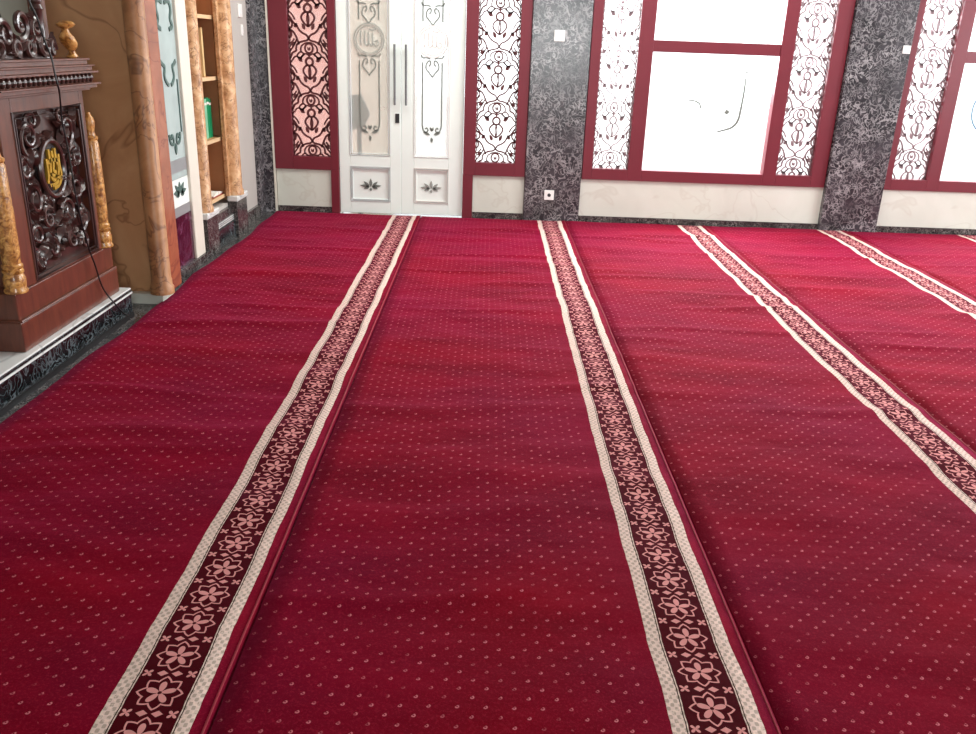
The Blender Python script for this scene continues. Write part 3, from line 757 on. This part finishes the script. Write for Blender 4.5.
# post and slab beside the crown
part(MB().lathe(-2.06, 4.17, [(.030, 1.3605), (.030, 1.40), (.022, 1.41), (.024, 1.56), (.030, 1.57), (.022, 1.59), (.027, 1.60), (.024, 1.62), (.022, 2.6)], 18), 'crown_post', 'teak_dark', Q, smooth=True)
part(MB().box(-2.12, -2.08, 4.21, 4.30, 1.3605, 2.6), 'back_post', 'teak', Q, bevel=.004)
# gold finial at the corner of the cornice
tw = lambda z: (0, .022*math.sin((z-1.36)/.18*2*PI+.6))
part(MB().lathe(-2.0, 4.31, [(.020, 1.3605), (.030, 1.368), (.018, 1.382), (.014, 1.392), (.030, 1.41), (.038, 1.43), (.034, 1.455), (.020, 1.475), (.016, 1.49), (.036, 1.50), (.044, 1.51), (.032, 1.52), (.02, 1.525)], 18, tw=tw), 'gold_finial', 'gold_wood', Q, smooth=True)

# cables and boom in front of the pulpit
cab = [(-2.03, 4.02, 1.75), (-2.02, 4.025, 1.601), (-2.0, 4.044, 1.538), (-1.97, 4.016, 1.44), (-1.937, 3.999, 1.366), (-1.937, 4.003, 1.299), (-1.930, 4.01, 1.231), (-1.965, 4.08, 1.19), (-1.985, 4.115, 1.14), (-1.99, 4.12, 1.082), (-1.99, 4.144, 0.961), (-1.985, 4.14, 0.812), (-1.985, 4.155, 0.65), (-1.99, 4.218, 0.452), (-1.985, 4.253, 0.37), (-1.985, 4.288, 0.252), (-1.975, 4.33, 0.181), (-1.952, 4.342, 0.14), (-1.948, 4.386, 0.094), (-1.944, 4.43, .05), (-1.935, 4.50, .008)]
def cm(pts, it=2):
    for _ in range(it):
        o = [Vector(pts[0])]
        for p, q in zip(pts, pts[1:]): p, q = Vector(p), Vector(q); o += [p*.75+q*.25, p*.25+q*.75]
        o.append(Vector(pts[-1])); pts = o
    return pts
solo(MB().tube(cm(cab), .0042, 8), 'microphone_cable', 'black_rubber', cab[-1], 'thin black cable hanging down the front of the carved pulpit', 'cable', smooth=True)
mb = MB().tube(cm([(-2.12, 3.90, 1.75), (-2.12, 3.93, 1.60), (-2.12, 3.96, 1.52), (-2.12, 3.98, 1.44), (-2.12, 3.98, 1.3615)]), .0085, 8)
solo(mb, 'microphone_gooseneck', 'black_rubber', (-2.12, 3.98, 1.3615), 'black gooseneck rising behind the carved crown of the pulpit', 'microphone stand', smooth=True)

# ------------------------------------------------------------------ carpets
ST = [-.742, .582, 1.868, 3.150, 4.450, 5.750]
SEAM = [-1.912, -.590, .732, 2.018, 3.300, 4.600, 5.900]
names = ['red prayer carpet along the pulpit platform, its cream patterned band ending at the white door',
         'red prayer carpet second from the left, its patterned band ending at the first granite pillar',
         'red prayer carpet third from the left, its patterned band ending under the first large window',
         'red prayer carpet fourth from the left, its patterned band ending at the second granite pillar',
         'red prayer carpet fifth from the left, its band just cut by the photo edge',
         'red prayer carpet furthest to the right, mostly outside the photo']
YC0, YC1 = -2.5, 7.795
for k in range(6):
    rnd = random.Random(50+k)
    x0 = SEAM[k]+.004; x1 = SEAM[k+1]-.004; xs = ST[k]
    ridges = []
    for y in [2.1+.33*i for i in range(17)]:
        ridges.append((y+rnd.uniform(-.13, .13), rnd.uniform(.003, .015), rnd.uniform(.030, .07), rnd.uniform(-.16, .16), rnd.uniform(x0, x1), rnd.uniform(.25, .9)))
    ph = [rnd.uniform(0, 6.28) for _ in range(6)]
    def H(x, y):
        h = 0
        for (ry, am, wd, sl, cx_, sx) in ridges:
            d = y-ry-sl*(x-cx_)-.02*math.sin(6*x+ph[0])
            if abs(d) < 4*wd: h += am*math.exp(-(d/wd)**2)*math.exp(-((x-cx_)/sx)**2)
        h += .0016*math.sin(9.3*y+ph[1]+1.3*math.sin(2.3*x+ph[2]))+.0011*math.sin(17*y+ph[3]+2*x)
        h += .016*mnoise.noise(Vector((x*1.1, y*2.1, 3.7*k)))+.006*mnoise.noise(Vector((x*3.0, y*5.0, 9.1*k)))
        h = max(h, -.004)
        e = min(x-x0, x1-x); h *= min(1, .35+e/.15)
        h += .0045*math.exp(-((x1-x)/.03)**2)
        return h+.0052
    nx = 18; ny = 330; b = MB()
    ys = [YC0+(1.2-YC0)*i/30 for i in range(30)]+[1.2+(YC1-1.2)*i/ny for i in range(ny+1)]
    xsn = [x0+(x1-x0)*i/nx for i in range(nx+1)]
    for y in ys:
        for i, x in enumerate(xsn):
            xw = x+((.006*math.sin(5*y+ph[4])+.004*math.sin(13*y+ph[5])) if 0 < i < nx else 0)
            if k == 0 and i == 0: xw += .012*math.sin(3.1*y)+.008*math.sin(7.7*y)+.01
            b.v.append((xw, y, H(x, y)))
    W_ = nx+1
    for j in range(len(ys)-1):
        for i in range(nx): q = j*W_+i; b.f.append((q, q+1, q+1+W_, q+W_))
    nt = len(b.v)
    b.v += [(x, y, FZ) for (x, y, z) in b.v[:nt]]
    rim = [i for i in range(nx+1)]+[j*W_+nx for j in range(1, len(ys))]+[(len(ys)-1)*W_+i for i in range(nx-1, -1, -1)]+[j*W_ for j in range(len(ys)-2, 0, -1)]
    for a_, c_ in zip(rim, rim[1:]+rim[:1]): b.f.append((a_, a_+nt, c_+nt, c_))
    b.v[nt:] = [(x, y, FZ) for (x, y, z) in b.v[nt:]]
    root = empty('prayer_carpet', (xs, 0, FZ), names[k], 'carpet', 'red prayer carpets laid side by side')
    off = Vector((xs, 0, FZ))
    b.v = [tuple(Vector(v)-off) for v in b.v]
    o = b.build('carpet_pile', M['carpet'], root, org=(0,0,0), smooth=False)
    for p in o.data.polygons: p.use_smooth = True
    tb = MB().tube([(x1-.006, y, H(x1, y)) for y in ys[::3]], .0032, 6)
    part(tb, 'edge_binding', 'binding', root, smooth=True)

# ------------------------------------------------------------------ rest of the hall (out of frame): openings that let daylight in
w = MB()
for a, b in ((YB, 2.0), (4.0, 4.6), (6.6, YW)): w.box(XR, XR+.15, a, b, FZ, CH)
w.box(XR, XR+.15, YB, YW, FZ, .7); w.box(XR, XR+.15, YB, YW, 2.7, CH)
solo(w, 'wall_right', 'wall_grey', (XR, 2, 0), 'right wall of the hall with window openings', 'wall', kind='structure')
w = MB()
for a, b in ((-2.6, .6), (2.4, XR+.1)): w.box(a, b, YB-.15, YB, FZ, CH)
w.box(-2.6, XR+.1, YB-.15, YB, FZ, .9); w.box(-2.6, XR+.1, YB-.15, YB, 2.6, CH)
solo(w, 'wall_back', 'wall_grey', (2, YB, 0), 'back wall of the hall with window openings', 'wall', kind='structure')

# ------------------------------------------------------------------ light
W = bpy.data.worlds.new('World'); sc.world = W; W.use_nodes = True
bg = W.node_tree.nodes['Background']; bg.inputs[0].default_value = (.93, .98, 1, 1); bg.inputs[1].default_value = 2.2
def area(name, loc, rot, sx, sy, e, col=(1,1,1)):
    l = bpy.data.lights.new(name, 'AREA'); l.shape = 'RECTANGLE'; l.size = sx; l.size_y = sy; l.energy = e; l.color = col
    o = bpy.data.objects.new(name, l); COL.objects.link(o); o.location = loc; o.rotation_euler = rot
    return o
area('far_wall_fill', (1.0, 6.3, CH-.02), (0, 0, 0), 4.6, 1.2, 125, (.94, 1, .96))  # added fill for the far wall, no fixture modelled
for yy, en in ((3.0, 60), (5.6, 110)): area('window_daylight_fill', (XR+.3, yy, 1.8), (0, math.radians(75), 0), 1.8, 1.6, en, (.95, .98, 1))
area('window_daylight_fill', (1.5, YB-.3, 1.8), (math.radians(80), 0, 0), 1.8, 1.6, 110, (.94, 1, .98))  # added back fill, brightens the niche marble and far wall
area('window_daylight_fill', (1.95, YW+.5, 1.9), (math.radians(-62), 0, 0), 2.6, 1.6, 250, (.93, .97, 1))
area('window_daylight_fill', (4.7, YW+.5, 1.9), (math.radians(-62), 0, 0), 2.4, 1.6, 220, (.93, .97, 1))

# ------------------------------------------------------------------ camera
f, pt, yw, rl, DD, HH = 852.3894, 0.35982440705304797, 0.009388900712050936, 0.03652708110825157, 7.8465, 1.48144
cp, sp, cy_, sy_ = math.cos(pt), math.sin(pt), math.cos(yw), math.sin(yw)
fwd = Vector((sy_*cp, cy_*cp, -sp)); right = Vector((cy_, -sy_, 0)); up = right.cross(fwd)
r2 = right*math.cos(rl)+up*math.sin(rl); u2 = -right*math.sin(rl)+up*math.cos(rl)
cam = bpy.data.cameras.new('Camera'); co = bpy.data.objects.new('Camera', cam); COL.objects.link(co)
Mx = Matrix((( r2.x, u2.x, -fwd.x, 0), (r2.y, u2.y, -fwd.y, 0), (r2.z, u2.z, -fwd.z, HH), (0, 0, 0, 1)))
co.matrix_world = Mx
cam.sensor_width = 36; cam.lens = f/976*36; cam.clip_start = .02
sc.camera = co
sc.view_settings.view_transform = 'Standard'; sc.view_settings.look = 'None'; sc.view_settings.gamma = 1
sc.view_settings.use_curve_mapping = False; sc.view_settings.exposure = 0.42
try: sc.cycles.use_denoising = True
except Exception: pass
sc.cycles.max_bounces = 8; sc.cycles.transparent_max_bounces = 12
